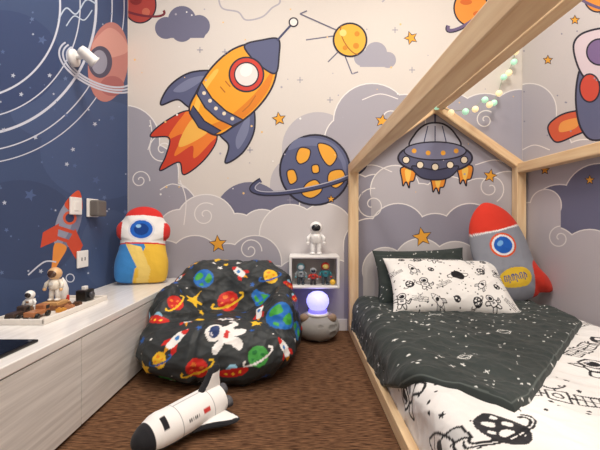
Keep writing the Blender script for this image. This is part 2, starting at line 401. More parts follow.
# rocket
r2=[P(cr([(0,1.1),(.3,.5),(.34,-.1),(.2,-.6),(-.2,-.6),(-.34,-.1),(-.3,.5)]),(150,154,176)),P(cr([(.05,1.0),(.3,.5),(.34,-.1),(.2,-.6),(.02,-.6),(.12,0)]),(122,126,152)),P(cr([(0,1.1),(.27,.6),(0,.45),(-.27,.6)]),(216,88,58)),P([(.25,0),(.62,-.4),(.55,-.85),(.15,-.5)],(206,80,56)),P([(-.25,0),(-.62,-.4),(-.55,-.85),(-.15,-.5)],(206,80,56)),P(cr([(-.18,-.6),(.18,-.6),(.1,-1.1),(0,-1.5),(-.1,-1.1)]),(236,150,70)),P(ell(0,.25,.2),(216,96,66)),P(ell(0,.25,.13),(60,70,105)),S([(-.32,-.12),(.32,-.12)],.10,(206,80,56)),S([(-.26,-.42),(.26,-.42)],.10,(206,80,56))]
Lw+=xf(r2,34,18,67,226,flip=True)
Lw+=[S(cr([(28,275),(44,262),(56,262)],False),1.5,(206,212,228)),S(closed(ell(70,278,4,4)),1,(206,212,228))]
mural('space_mural',Lw,mL,(YB+.001,0,D-.006,ZC),lambda a,b,l:(XL+l,a,b))
# ---- right wall mural
def mR(px,py):
    px=max(px,350); Y=F*XR/(px-300); return (Y,CH-(py-VY)*Y/F)
Rw=[P([(521,-9000),(5000,-9000),(5000,9000),(521,9000)],(206,200,200))]
Rw+=cloud([(530,110,26),(548,150,24),(585,170,30),(620,165,34)],(186,182,190),bottom=500,out=LT)
Rw+=cloud([(560,215,30),(600,200,36),(640,215,40)],(112,113,140),bottom=500,out=LT)
Rw+=cloud([(530,225,22),(546,205,15),(552,255,28),(590,262,32),(630,270,36)],(196,190,196),bottom=500,out=LT)
Rw+=[S(spiral(560,238,12,1.6,1),1.2,LT),S(cr([(522,150),(535,145),(550,150)],False),1,LT)]
Rw+=FO(cr([(556,118),(548,128),(556,142),(574,136),(588,128),(586,112),(570,112)]),(216,96,66),1.6)+[P(cr([(562,122),(560,132),(576,128),(580,118)]),(240,160,84))]
Rw+=FO(cr([(580,70),(592,62),(640,70),(650,120),(600,140),(582,130),(576,100)]),(100,104,136),2)
Rw+=FO(cr([(578,66),(574,44),(586,32),(612,30),(620,56),(604,80),(588,80)]),(222,206,214),2)+FO(ell(600,52,13,13),(128,106,150),1.6)
Rw+=FO(ell(590,88,10,14),(210,80,64),1.6)
Rw+=FO(ell(598,-4,14,16),(236,150,66),1.6)+[S(ell(598,0,24,7,20),3,(110,96,130))]
for x,y in ((545,170),(575,20),(548,60),(590,180)): Rw+=FO(starp(x,y,5,180),(238,170,62),1)
for i in range(20): Rw.append(P(ell(random.uniform(524,620),random.uniform(0,140),.9,n=8),(150,148,165)))
mural('space_mural',Rw,mR,(YB+.001,0,D-.006,ZC),lambda a,b,l:(XR-l,a,b))
# ------------------------------------------------------------ cabinet
cab=empty('storage_cabinet')
CX=-.69; CT=.318
box('carcass',(XL+.006,-1.3,.04),(CX-.022,D-.016,CT-.03),M_cabf,0,cab)
box('plinth',(XL+.006,-1.3,0),(CX-.05,D-.016,.04),M_cabf,0,cab)
box('top_slab',(XL+.006,-1.3,CT-.028),(CX,D-.006,CT),M_cabt,.003,cab)
ys=[-1.3,-.55,.28,1.11,1.62,D-.016]
for i in range(5):
    box('front_panel_%d'%i,(CX-.020,ys[i]+.0015,.012),(CX-.002,ys[i+1]-.0015,CT-.031),M_cabf,.0015,cab)
# ------------------------------------------------------------ house bed
bed=empty('childrens_bed_frame')
X0,X1=.29,1.332; T=.055; YE=.26; YF=D-.008; ZE=1.0
for n,x,y in (('post_1',X0,YF-T),('post_2',X1-T,YF-T),('post_3',X0,YE),('post_4',X1-T,YE)):
    box(n,(x,y,0),(x+T,y+T,ZE),M_woodz,.004,bed)
for n,x in (('eave_left',X0),('eave_right',X1-T)):
    box(n,(x,YE+T,ZE-T),(x+T,YF-T,ZE),M_woody,.004,bed)
xc=(X0+X1)/2; ZA=1.375
for tag,y in (('far',YF-T),('near',YE)):
    for s in (-1,1):
        p0=Vector((xc+s*((X1-X0)/2-T*.5),0,ZE-.01)); p1=Vector((xc,0,ZA-.035)); d=p1-p0; L=d.length+.03
        bm=bmesh.new(); bmesh.ops.create_cube(bm,size=1); bmesh.ops.scale(bm,vec=(L,T*.98,T*.9),verts=bm.verts)
        bmesh.ops.bevel(bm,geom=bm.edges[:],offset=.004,segments=2,affect='EDGES')
        me=bpy.data.meshes.new('rafter'); bm.to_mesh(me); bm.free()
        o=mkobj('rafter_%s_%d'%(tag,s+1),me,M_woodx,bed); c=(p0+p1)/2
        o.location=(c.x,y+T/2,c.z); o.rotation_euler=(0,-math.atan2(d.z,d.x),0)
box('ridge_beam',(xc-T/2,YE+T,ZA-T-.01),(xc+T/2,YF-T,ZA-.01),M_woody,.004,bed)
box('side_rail_left',(X0,YE+T,0.0),(X0+.028,YF-T,.05),M_woody,.003,bed)
box('side_rail_right',(X1-.028,YE+T,0.0),(X1,YF-T,.05),M_woody,.003,bed)
box('end_rail_head',(X0+T,YF-.03,.0),(X1-T,YF-.005,.05),M_woodx,.003,bed)
box('end_rail_foot',(X0+T,YE+.01,.0),(X1-T,YE+.04,.05),M_woodx,.003,bed)
box('mattress',(.345,.325,.004),(1.29,2.05,.186),mat('mattress_cloth',(225,225,222),.9,0,.2,80),.03,None,4)
# bedding surface
XS=.330
def bedpt(s,Y,off):
    s=np.asarray(s,float);Y=np.asarray(Y,float)
    X=np.where(s<.135,XS,0.);Z=np.where(s<.135,.015+s,0.);nx=np.where(s<.135,-1.,0.);nz=np.zeros_like(s)
    a=np.clip((s-.135)/.05,0,math.pi/2); mk=(s>=.135)&(s<.2135)
    X=np.where(mk,XS+.05*(1-np.cos(a)),X);Z=np.where(mk,.15+.05*np.sin(a),Z);nx=np.where(mk,-np.cos(a),nx);nz=np.where(mk,np.sin(a),nz)
    mk=s>=.2135
    X=np.where(mk,XS+.05+(s-.2135),X);Z=np.where(mk,.2,Z);nx=np.where(mk,0,nx);nz=np.where(mk,1,nz)
    return np.stack([X+nx*off,Y,Z+nz*off],-1)
def wr(s,Y,seed,amp):
    g=np.random.default_rng(seed); o=np.zeros_like(s)
    for k in range(14):
        fr=g.uniform(8,34); th=g.uniform(0,math.pi); ph=g.uniform(0,6.28)
        w=np.sin(fr*(s*math.cos(th)+Y*math.sin(th))+ph+1.2*np.sin(5*s+ph)+1.1*np.sin(4*Y-ph))
        o+= (1-np.abs(w))**2/ (1+fr*.05)
    return amp*o/3.2
def gridmesh(name,Pts,nu,nv,cols,m,parent=None,smooth=True):
    me=bpy.data.meshes.new(name); idx=np.arange(nu*nv).reshape(nu,nv)
    f=np.stack([idx[:-1,:-1],idx[1:,:-1],idx[1:,1:],idx[:-1,1:]],-1).reshape(-1,4)
    me.from_pydata(Pts.reshape(-1,3).tolist(),[],f.tolist()); me.update()
    o=mkobj(name,me,m,parent); setcol(me,cols); return finish(o)
def edge_round(t): return np.sqrt(np.clip(1-(1-np.clip(t,0,1))**2,0,1))
SM=1.12
# white duvet
nu,nv=400,600
s,y=np.meshgrid(np.linspace(0,SM,nu),np.linspace(.32,1.74,nv),indexing='ij')
off=.004+wr(s,y,3,.014)
off=off*edge_round(np.minimum(s/.02,(SM-s)/.03)) 
cols=np.tile(lin((240,238,236)),(nu*nv,1)).astype(float)
K=(30,30,34);W=(242,240,238)
def sX(X): return X-XS-.05+.2135
sh=[]
pl=[P(ell(0,0,.95),W),P(ell(0,0,.9),(44,44,48))]
for a,b,r in ((-.3,.3,.25),(.35,.2,.2),(0,-.35,.3),(-.5,-.2,.15),(.5,-.35,.14),(.1,.6,.14)): pl+=[P(cr([(a-r,b),(a-r*.3,b+r*.8),(a+r,b+r*.3),(a+r*.5,b-r*.7),(a-r*.4,b-r*.6)]),W)]
pl+=[S(ell(0,0,1.45,.42,20,a0=150,a1=390),.11,K),S(ell(0,0,1.65,.56,20,a0=152,a1=388),.08,K)]
AS=lambda:g_astro(W,K,(120,120,124),K,.10)
RK=lambda:g_rocket(W,(200,200,200),K,K)
sh+=xf(pl,.062,5,sX(.435),.755)
sh+=xf(g_sat(K,W),.095,-25,sX(.66),.895)
sh+=xf(AS(),.080,50,.14,1.04)
sh+=xf(RK(),.10,-70,sX(.60),.62)
sh+=xf(g_sat(K,W),.09,35,sX(.98),1.22)
sh+=xf(AS(),.075,-20,sX(.90),1.06)
sh+=xf(pl,.055,-10,sX(1.14),1.3)
sh+=xf(RK(),.10,20,sX(.82),.72)
sh+=xf(RK(),.09,20,.13,.78)+xf(AS(),.07,10,.29,.58)
sh+=xf(pl,.05,-10,sX(1.17),.9)+xf(g_sat(K,W),.08,10,sX(1.2),1.52)
for i in range(190):
    a,b=random.uniform(.02,SM),random.uniform(.35,1.7)
    if random.random()<.35: sh.insert(0,P(starp(a,b,.011,random.uniform(0,70)),K))
    else: sh.insert(0,P(ell(a,b,random.uniform(.003,.006),n=10),K))
raster(s.ravel(),y.ravel(),sh,cols)
gridmesh('printed_duvet',bedpt(s,y,off),nu,nv,cols,M_fab)
# dark blanket
nu,nv=400,400; SB=1.09
sv=np.linspace(0,SB,nu); yf=np.interp(sv,[0,.135,.28,.333,.40,1.06,1.09],[1.36,1.06,.88,.815,.86,1.52,1.62])
t=np.linspace(0,1,nv); s=np.repeat(sv[:,None],nv,1); y=yf[:,None]+(2.0-yf)[:,None]*t[None,:]
ed=np.minimum(np.minimum(s/.03,(SB-s)/.03),(y-yf[:,None])/.035)
off=.004+wr(s,y,3,.014)+(.014+wr(s,y,9,.015))*edge_round(ed)
cols=np.tile(lin((56,63,62)),(nu*nv,1)).astype(float)
DW=(232,233,230); sh=[]
for i in range(420):
    a,b=random.uniform(0,SB),random.uniform(.78,2.0); r=random.random()
    if r<.07: sh.append(P(starp(a,b,.009,random.uniform(0,70)),DW))
    elif r<.12: sh.append(S([(a-.009,b),(a+.009,b)],.003,DW));sh.append(S([(a,b-.009),(a,b+.009)],.003,DW))
    else: sh.append(P(ell(a,b,random.uniform(.0022,.0046),n=10),DW))
for a,b,r in ((.62,1.35,.022),(.35,1.1,.018),(.85,1.65,.02),(.45,1.6,.02)): sh+= [S(closed(ell(a,b,r)),.003,DW),S(ell(a,b,r*1.7,r*.5,20),.003,DW)]
sh.append(S(np.stack([sv,yf+.012],-1).tolist(),.003,(90,98,96)))
raster(s.ravel(),y.ravel(),sh,cols)
gridmesh('star_print_blanket',bedpt(s,y,off),nu,nv,cols,M_fab)
# ------------------------------------------------------------ pillows
def pillow(name,w,h,th,mtx,base,shapes,m=M_fab,seed=1,n=110):
    N=n; M2=int(n*.7)
    u,v=np.meshgrid(np.linspace(-1,1,N),np.linspace(-1,1,M2),indexing='ij')
    x=w/2*u*(1-.07*(1-v**2)*u**2); yy=h/2*v*(1-.09*(1-u**2)*v**2)
    z=th/2*np.clip((1-np.abs(u)**3.2)*(1-np.abs(v)**3.2),0,1)**.55
    z=z+ wr(u*.35+3,v*.25,seed,.014)*np.clip((1-u**6)*(1-v**6),0,1)
    V=[];C=[]
    for sg in (1,-1):
        V.append(np.stack([x,yy,z*sg],-1).reshape(-1,3))
        c=np.tile(lin(base),(N*M2,1)).astype(float); raster(x.ravel(),yy.ravel(),shapes,c); C.append(c)
    V=np.concatenate(V);C=np.concatenate(C)
    idx=np.arange(N*M2).reshape(N,M2)
    f=np.stack([idx[:-1,:-1],idx[1:,:-1],idx[1:,1:],idx[:-1,1:]],-1).reshape(-1,4)
    f2=f[:,::-1]+N*M2
    Rm=np.array(mtx.to_3x3());tr=np.array(mtx.translation); V=V@Rm.T+tr
    me=bpy.data.meshes.new(name); me.from_pydata(V.tolist(),[],np.concatenate([f,f2]).tolist()); me.update()
    o=mkobj(name,me,m); setcol(me,C); return finish(o)
def pose(c,tilt,roll=0,yaw=0):
    base=Matrix(((1,0,0,0),(0,0,-1,0),(0,1,0,0),(0,0,0,1)))
    return Matrix.Translation(c)@Matrix.Rotation(math.radians(yaw),4,'Z')@Matrix.Rotation(-math.radians(tilt),4,'X')@base@Matrix.Rotation(math.radians(roll),4,'Z')
sh=[]
for i in range(90):
    a,b=random.uniform(-.28,.28),random.uniform(-.2,.2)
    sh.append(P(ell(a,b,random.uniform(.0018,.0035),n=8),DW))
pillow('dark_pillow',.54,.30,.10,pose((.70,2.02,.355),20,2),(58,66,64),sh,seed=4)
pillow('dark_pillow',.50,.33,.10,pose((.67,1.93,.330),40,-3),(54,62,60),sh,seed=6)
sh=[]
lib=[(AS,.052),(RK,.054),(lambda:pl,.030),(lambda:g_sat(K,W),.044),(lambda:[P(ell(0,0,1),(40,40,44)),P(ell(-.3,.2,.3),W),P(ell(.35,-.3,.2),W)],.020)]
sh+=xf([P(ell(0,0,1),(22,22,26)),S(ell(0,0,1.7,.5,10),.12,K)],.032,0,.035,.01)
k=0
for r_ in range(4):
    for c_ in range(7):
        a=-.26+c_*.086+(.043 if r_%2 else 0); b=-.135+r_*.09
        if a>.29 or math.hypot(a-.035,b-.01)<.065: continue
        g,sz=lib[(k*3+r_)%5]; k+=1
        sh+=xf(g(),sz*.80,random.uniform(-50,50),a+random.uniform(-.008,.008),b+random.uniform(-.006,.006))
for i in range(130):
    a,b=random.uniform(-.30,.30),random.uniform(-.18,.18)
    sh.insert(0,P(ell(a,b,random.uniform(.002,.0045),n=8),K))
pillow('printed_pillow',.61,.37,.12,pose((.755,1.79,.330),52,-3),(242,240,237),sh,seed=8,n=280)
# ------------------------------------------------------------ puffed flat cushions
def puff(name,outline,th,mtx,base,shapes,m=M_fab,parent=None,nr=60,center=(0,0),seed=2,pw=2.4,wa=.006):
    o=np.array(outline);n=len(o);c=np.array(center); t=np.linspace(0,1,nr)
    x=c[0]+(o[None,:,0]-c[0])*t[:,None]; yv=c[1]+(o[None,:,1]-c[1])*t[:,None]
    h=th/2*np.clip(1-t**pw,0,1)**.55; h=np.repeat(h[:,None],n,1)
    if wa: h=h+wr(x*1.2+2,yv*1.2,seed,wa)*(1-t[:,None]**6)*np.minimum(1,t[:,None]*5)
    V=[];C=[];Fs=[]
    idx=np.arange(nr*n).reshape(nr,n); nx=np.roll(idx,-1,1)
    f=np.stack([idx[:-1],idx[1:],nx[1:],nx[:-1]],-1).reshape(-1,4)
    for k,sg in enumerate((1,-1)):
        V.append(np.stack([x,yv,h*sg],-1).reshape(-1,3)); cc=np.tile(lin(base),(nr*n,1)).astype(float)
        raster(x.ravel(),yv.ravel(),shapes,cc); C.append(cc); Fs.append((f if sg>0 else f[:,::-1])+k*nr*n)
    V=np.concatenate(V);Rm=np.array(mtx.to_3x3());V=V@Rm.T+np.array(mtx.translation)
    me=bpy.data.meshes.new(name); me.from_pydata(V.tolist(),[],np.concatenate(Fs).tolist()); me.update()
    ob=mkobj(name,me,m,parent); setcol(me,np.concatenate(C)); return finish(ob)
# rocket cushion on bed
out=cr([(0,.29),(.07,.25),(.12,.17),(.145,.05),(.15,-.06),(.165,-.12),(.195,-.19),(.19,-.255),(.13,-.25),(.10,-.265),(0,-.275),(-.10,-.265),(-.13,-.25),(-.19,-.255),(-.195,-.19),(-.165,-.12),(-.15,-.06),(-.145,.05),(-.12,.17),(-.07,.25)],n=12)
GRY=(146,149,160); RD=(214,58,42)
sh=[P([(-.3,.14),(-.1,.125),(0,.12),(.1,.125),(.3,.14),(.3,.4),(-.3,.4)],RD),S([(-.3,.14),(-.1,.125),(0,.12),(.1,.125),(.3,.14)],.008,(240,240,240)),
 P(cr([(.125,-.08),(.22,-.1),(.25,-.3),(.09,-.3),(.10,-.2)]),RD),P(cr([(-.125,-.08),(-.22,-.1),(-.25,-.3),(-.09,-.3),(-.10,-.2)]),RD),
 P(ell(0,.04,.066),(226,92,52)),P(ell(0,.04,.056),(236,236,240)),P(ell(0,.04,.046),(34,96,190)),P(ell(-.012,.052,.018,.013,30),(120,176,232))]
sh+=[P(cr([(-.06,-.11),(.0,-.085),(.07,-.10),(.09,-.15),(.06,-.19),(-.03,-.185),(-.07,-.155)]),(240,200,60))]
for k in range(6):
    x=-.045+k*.02; sh.append(S([(x,-.15-.01*(k%2)),(x,-.12),(x+.010,-.12-.012*(k%2)),(x+.010,-.15)],.0045,(40,80,160)))
puff('rocket_cushion',out,.13,pose((1.105,1.93,.485),8,14,-8),GRY,sh,center=(0,-.03),seed=5,nr=90)
# rocket cushion on cabinet
out=cr([(0,.215),(.05,.205),(.085,.18),(.105,.14),(.135,.10),(.135,.05),(.115,.02),(.12,-.03),(.135,-.10),(.13,-.18),(.10,-.205),(0,-.21),(-.10,-.205),(-.13,-.18),(-.135,-.10),(-.12,-.03),(-.115,.02),(-.135,.05),(-.135,.10),(-.105,.14),(-.085,.18),(-.05,.205)],n=12)
sh=[P([(-.2,-.3),(.2,-.3),(.2,.0),(-.2,.0)],(240,196,70)),P([(-.2,.02),(-.2,-.3),(-.06,-.3),(-.02,-.12),(.02,-.02),(.0,.02)],(64,140,210)),P([(-.08,.0),(.0,-.02),(.05,-.14),(.02,-.3),(-.03,-.3),(-.01,-.14)],(244,214,120)),
 P([(-.2,0),(.2,0),(.2,.15),(-.2,.15)],(238,236,234)),P([(-.3,.14),(0,.155),(.3,.14),(.3,.3),(-.3,.3)],(214,50,46)),
 P([(.105,.02),(.2,.02),(.2,.14),(.105,.12)],(214,50,46)),P([(-.105,.02),(-.2,.02),(-.2,.14),(-.105,.12)],(214,50,46)),
 P(ell(-.005,.075,.066,.060),(220,222,230)),P(ell(-.005,.075,.056,.050),(36,100,196)),P(ell(-.005,.075,.036,.032),(24,66,140)),P(ell(-.02,.092,.013,.010),(150,200,240)),S([(-.2,.0),(.2,.0)],.008,(214,50,46))]
puff('astronaut_rocket_cushion',out,.15,pose((-.865,1.93,.530),10,-2,18),(238,236,234),sh,center=(0,0),seed=6,nr=90)
# ------------------------------------------------------------ bean bag
def blob(ells,center,k,nu,nv,rmax):
    th=np.linspace(0,2*math.pi,nu,endpoint=False); ph=np.linspace(0.004,math.pi-.004,nv)
    TH,PH=np.meshgrid(th,ph,indexing='ij')
    d=np.stack([np.cos(TH)*np.sin(PH),np.sin(TH)*np.sin(PH),np.cos(PH)],-1).reshape(-1,3); c=np.array(center)
    def field(p):
        f=np.zeros(len(p))
        for (cx,cy,cz,rx,ry,rz) in ells:
            q=np.sqrt(((p[:,0]-cx)/rx)**2+((p[:,1]-cy)/ry)**2+((p[:,2]-cz)/rz)**2); f+=np.exp(np.clip(-k*(q-1)*min(rx,ry,rz),-50,50))
        return f-1
    ts=np.linspace(rmax,0.01,90); res=np.full(len(d),.02); done=np.zeros(len(d),bool); prev=None
    for i,t_ in enumerate(ts):
        f=field(c+d*t_)
        if prev is not None:
            hit=(~done)&(f>0); a=ts[i-1]; res[hit]=a+(t_-a)*(-prev[hit])/(f[hit]-prev[hit]); done|=hit
        prev=f
    lo=res-.008;hi=res+.008
    for _ in range(12):
        mid=(lo+hi)/2; f=field(c+d*mid[:,None]); lo=np.where(f>0,mid,lo);hi=np.where(f>0,hi,mid)
    return c+d*((lo+hi)/2)[:,None],TH.ravel(),PH.ravel()
def blobobj(name,Pt,nu,nv,m,cols=None,parent=None):
    idx=np.arange(nu*nv).reshape(nu,nv); nx=np.roll(idx,-1,0)
    f=np.stack([idx[:,:-1],idx[:,1:],nx[:,1:],nx[:,:-1]],-1).reshape(-1,4).tolist()
    f.append(idx[:,0].tolist()); f.append(idx[::-1,-1].tolist())
    me=bpy.data.meshes.new(name); me.from_pydata(Pt.tolist(),[],f); me.update()
    o=mkobj(name,me,m,parent)
    if cols is not None: setcol(me,cols)
    return finish(o)
def wr3(Pn,seed,amp,f0,f1,n=12):
    g=np.random.default_rng(seed); o=np.zeros(len(Pn))
    for k in range(n):
        dv=g.normal(size=3); dv/=np.linalg.norm(dv); fr=g.uniform(f0,f1); ph=g.uniform(0,6.28)
        w=np.sin(fr*(Pn@dv)+ph+1.3*np.sin(Pn@g.normal(size=3)*7+ph)); o+=(1-np.abs(w))**2.2
    return amp*o/n*2
nu,nv=420,300; ctr=(-.35,1.66,.13)
E=[(-.35,1.68,.105,.325,.33,.12),(-.50,1.86,.285,.165,.14,.165),(-.23,1.87,.285,.180,.135,.165),(-.365,1.91,.30,.15,.12,.145),(-.605,1.66,.20,.080,.17,.15),(-.085,1.68,.19,.080,.19,.15),(-.35,1.455,.120,.300,.120,.125)]
Pt,TH,PH=blob(E,ctr,50,nu,nv,.75)
Pt[:,2]=np.maximum(Pt[:,2],.0)
raw=blobobj('bag_raw',Pt,nu,nv,M_nylon)
md=raw.modifiers.new('r','REMESH'); md.mode='VOXEL'; md.voxel_size=.0046; md.adaptivity=0
md=raw.modifiers.new('s','SMOOTH'); md.factor=.5; md.iterations=12
dg=bpy.context.evaluated_depsgraph_get(); bme=bpy.data.meshes.new_from_object(raw.evaluated_get(dg)); bpy.data.objects.remove(raw)
bme.name='bean_bag_chair'
def getv(me):
    a=np.empty(len(me.vertices)*3); me.vertices.foreach_get('co',a); return a.reshape(-1,3)
def getn(me):
    a=np.empty(len(me.vertices)*3); me.vertex_normals.foreach_get('vector',a); return a.reshape(-1,3)
Pt=getv(bme); N=getn(bme)
q=Pt-np.array([-.35,1.66,.16]); TH=np.arctan2(q[:,1],q[:,0]); rad=np.hypot(q[:,0],q[:,1])
wv=wr3(Pt,21,.030,8,22)+wr3(Pt,5,.009,28,55)
seam=np.zeros(len(Pt))
for a in np.linspace(0,2*math.pi,7)[:-1]+.35:
    dd=np.abs((TH-a+math.pi)%(2*math.pi)-math.pi)*rad; seam-=.011*np.exp(-(dd/.012)**2)*np.clip((rad-.18)*8,0,1)
Pt=Pt+N*(wv+seam-.016)[:,None]; Pt[:,2]=np.maximum(Pt[:,2],.001)
lim=CX+.004; Pt[:,0]=np.where((Pt[:,0]<lim)&(Pt[:,2]<CT+.006),lim,Pt[:,0])
bme.vertices.foreach_set('co',Pt.ravel()); bme.update()
cols=np.tile(lin((54,58,60)),(len(Pt),1)).astype(float)
cam=np.array([0,0,CH])
def pick(px,py):
    d=np.array([(px-VX)/F,1,-(py-VY)/F]); d/=np.linalg.norm(d); q=Pt-cam; al=q@d; dist=np.linalg.norm(q-al[:,None]*d,axis=1)
    c=np.nonzero((dist<.006)&((N@d)<0))[0]
    if len(c)==0: return None
    return c[np.argmin(al[c])]
used=[]
def stamp(i,shapes,sc_,rot):
    c=Pt[i]; n=N[np.linalg.norm(Pt-c,axis=1)<.02].mean(0); n/=np.linalg.norm(n)
    up=np.array([0,0,1.]) if abs(n[2])<.95 else np.array([0,1.,0]); t2=up-n*(n@up); t2/=np.linalg.norm(t2); t1=np.cross(t2,n)
    q=Pt-c; r=np.linalg.norm(q,axis=1); ii=np.nonzero((r<sc_*1.3)&(N@n>.2))[0]
    raster(q[ii]@t1,q[ii]@t2,xf(shapes,sc_,rot),cols,ii); used.append((c,sc_))
BL=(44,96,176);GN=(72,160,74);YE_=(244,196,52);RDD=(208,48,40);WH=(238,236,234)
mot=[lambda:g_planet(RDD,YE_,(240,130,60)),lambda:g_earth(),lambda:g_astro(),lambda:g_rocket(),lambda:g_star(YE_),lambda:g_ufo(),lambda:g_planet(YE_,BL,(236,140,40)),lambda:g_planet(GN,WH,(40,120,60)),lambda:g_planet(BL,RDD,(110,170,220))]
for px,py,mo,s_,r_ in ((224,333,2,.085,75),(228,300,0,.080,0),(272,276,6,.062,-10),(283,314,1,.078,0),(203,277,1,.062,30),(240,272,3,.058,60),(176,302,0,.062,0),(174,340,3,.066,-30),(196,370,0,.066,0),(260,356,7,.064,0),(155,318,5,.055,0),(232,374,5,.060,10),(158,362,6,.050,0),(286,350,3,.058,20),(256,322,4,.030,15),(200,318,4,.030,20)):
    i=pick(px,py)
    if i is not None: stamp(i,mot[mo](),s_,r_)
for k in range(2400):
    i=int(rng.integers(len(Pt))); s_=float(rng.uniform(.048,.068)) if k<900 else float(rng.uniform(.012,.036))
    if Pt[i][2]<.02: continue
    if all(np.linalg.norm(Pt[i]-c)>(s_+u_)*.98+.004 for c,u_ in used):
        stamp(i,(mot[int(rng.integers(len(mot)))]() if s_>.03 else g_star((YE_,WH,RDD,BL)[k%4]) if s_>.018 else [P(ell(0,0,.35),WH)]),s_*(1 if s_>.03 else .7),float(rng.uniform(-50,50)))
bme.materials.clear(); bag=mkobj('bean_bag_chair',bme,M_nylon); setcol(bme,cols); finish(bag)
# ------------------------------------------------------------ space shuttle plush
sh_root=empty('space_shuttle_plush')
nose=Vector((-.448,.935,.052)); tail=Vector((-.272,1.19,.060)); ax=(tail-nose); Ls=ax.length; ax.normalize(); side=ax.cross(Vector((0,0,1))).normalized(); upv=side.cross(ax).normalized()
if upv.z<0: upv=-upv
tt=np.linspace(0,1,150); an=np.linspace(0,2*math.pi,72,endpoint=False)
rr=np.interp(tt,[0,.01,.04,.1,.2,.32,.5,.85,.96,.99,1],[.001,.016,.028,.040,.049,.053,.054,.054,.050,.035,.001])
Tm,Am=np.meshgrid(tt,an,indexing='ij'); Rr=np.repeat(rr[:,None],72,1)
cx_=np.cos(Am);sx_=np.sin(Am); hz=np.where(sx_<0,.84,1.0)+.14*np.exp(-((Tm-.24)/.07)**2)*(sx_>0)*sx_
Pts=(np.array(nose)[None,None,:]+Tm[...,None]*Ls*np.array(ax)+(Rr*cx_*1.02)[...,None]*np.array(side)+(Rr*sx_*hz)[...,None]*np.array(upv))
cc=np.tile(lin((242,240,238)),(Tm.size,1)).astype(float); T_=Tm.ravel();S_=sx_.ravel();C_=cx_.ravel()
blk=np.array(lin((34,34,38)))
cc[(T_<.14)]=blk; cc[(S_<-.45)]=blk; cc[(T_>.22)&(T_<.275)&(S_>.45)&(S_<.93)&(np.abs(C_)>.12)]=blk
cc[(np.abs(T_-.40)<.004)&(S_>-.45)]=np.array(lin((150,150,155))); cc[(np.abs(T_-.78)<.004)&(S_>-.45)]=np.array(lin((150,150,155)))
cc[(T_>.4)&(T_<.78)&(np.abs(C_)<.03)&(S_>0)]=np.array(lin((170,170,175)))
fl_=(T_>.64)&(T_<.72)&(S_>.2)&(S_<.45); cc[fl_]=np.array(lin((60,90,170))); cc[fl_&(((S_*25).astype(int)%2)==0)]=np.array(lin((200,60,56)))
cc[(T_>.45)&(T_<.60)&(S_>.25)&(S_<.38)&(((T_*90).astype(int)%2)==0)]=blk
idx=np.arange(150*72).reshape(150,72); nx=np.roll(idx,-1,1); f=np.stack([idx[:-1],idx[1:],nx[1:],nx[:-1]],-1).reshape(-1,4)
me=bpy.data.meshes.new('fuselage'); me.from_pydata(Pts.reshape(-1,3).tolist(),[],f.tolist()); me.update(); o=mkobj('fuselage',me,M_fab,sh_root); setcol(me,cc); finish(o)
def frame(o,xa,ya,za): 
    return Matrix((( xa.x,ya.x,za.x,o.x),(xa.y,ya.y,za.y,o.y),(xa.z,ya.z,za.z,o.z),(0,0,0,1)))
wo=nose+ax*(Ls*.62)-upv*.026
wing=cr([(.0,.11),(.035,.06),(.065,.0),(.110,-.055),(.115,-.095),(.06,-.105),(0,-.107),(-.06,-.105),(-.115,-.095),(-.110,-.055),(-.065,.0),(-.035,.06)],n=6)
wsh=[S([(.035,.06),(.065,.0),(.110,-.055),(.125,-.1)],.020,(34,34,38)),S([(-.035,.06),(-.065,.0),(-.110,-.055),(-.125,-.1)],.020,(34,34,38)),S([(-.14,-.105),(.14,-.105)],.02,(34,34,38))]
puff('wings',wing,.030,frame(wo,side,-ax,upv),(240,238,236),wsh,parent=sh_root,wa=0,nr=40)
fo=nose+ax*(Ls*.83)+upv*.078
fin=cr([(-.045,-.045),(.045,-.045),(.05,.0),(.052,.035),(.018,.035),(-.008,.0)],n=6)
puff('tail_fin',fin,.028,frame(fo,ax,upv,-side),(240,238,236),[S([(-.05,-.045),(-.01,.0),(.018,.04)],.012,(34,34,38)),P([(.0,.02),(.07,.02),(.07,.06),(0,.06)],(34,34,38))],parent=sh_root,wa=0,nr=40)
M_gr=mat('grey_felt',(90,90,95),.9)
for a,b in ((0,.022),(-.025,-.014),(.025,-.014)):
    c=tail+side*a+upv*b-ax*.008
    rotm=ax.to_track_quat('Z','Y').to_matrix()
    lathe('engine_bell',[(.010,0),(.016,.01),(.020,.026),(.015,.026)],c,M_gr,sh_root,20,rotm)
# ------------------------------------------------------------ wall shelf box
shf=empty('wall_cube_shelf'); M_sh=mat('shelf_white',(236,234,232),.4)
xa,xb,za,zb,y0,y1=-.062,.222,.282,.466,1.95,D-.006; tk=.016
box('shelf_bottom',(xa+.001,y0,za),(xb-.001,y1,za+tk),M_sh,.006,shf,3);box('shelf_top',(xa+.001,y0,zb-tk),(xb-.001,y1,zb),M_sh,.006,shf,3)
box('shelf_side_1',(xa,y0,za+.004),(xa+tk,y1,zb-.004),M_sh,.006,shf,3);box('shelf_side_2',(xb-tk,y0,za+.004),(xb,y1,zb-.004),M_sh,.006,shf,3)
box('shelf_back',(xa+.008,y1-.006,za+.008),(xb-.008,y1,zb-.008),mat('shelf_back',(190,186,186),.6),0,shf)
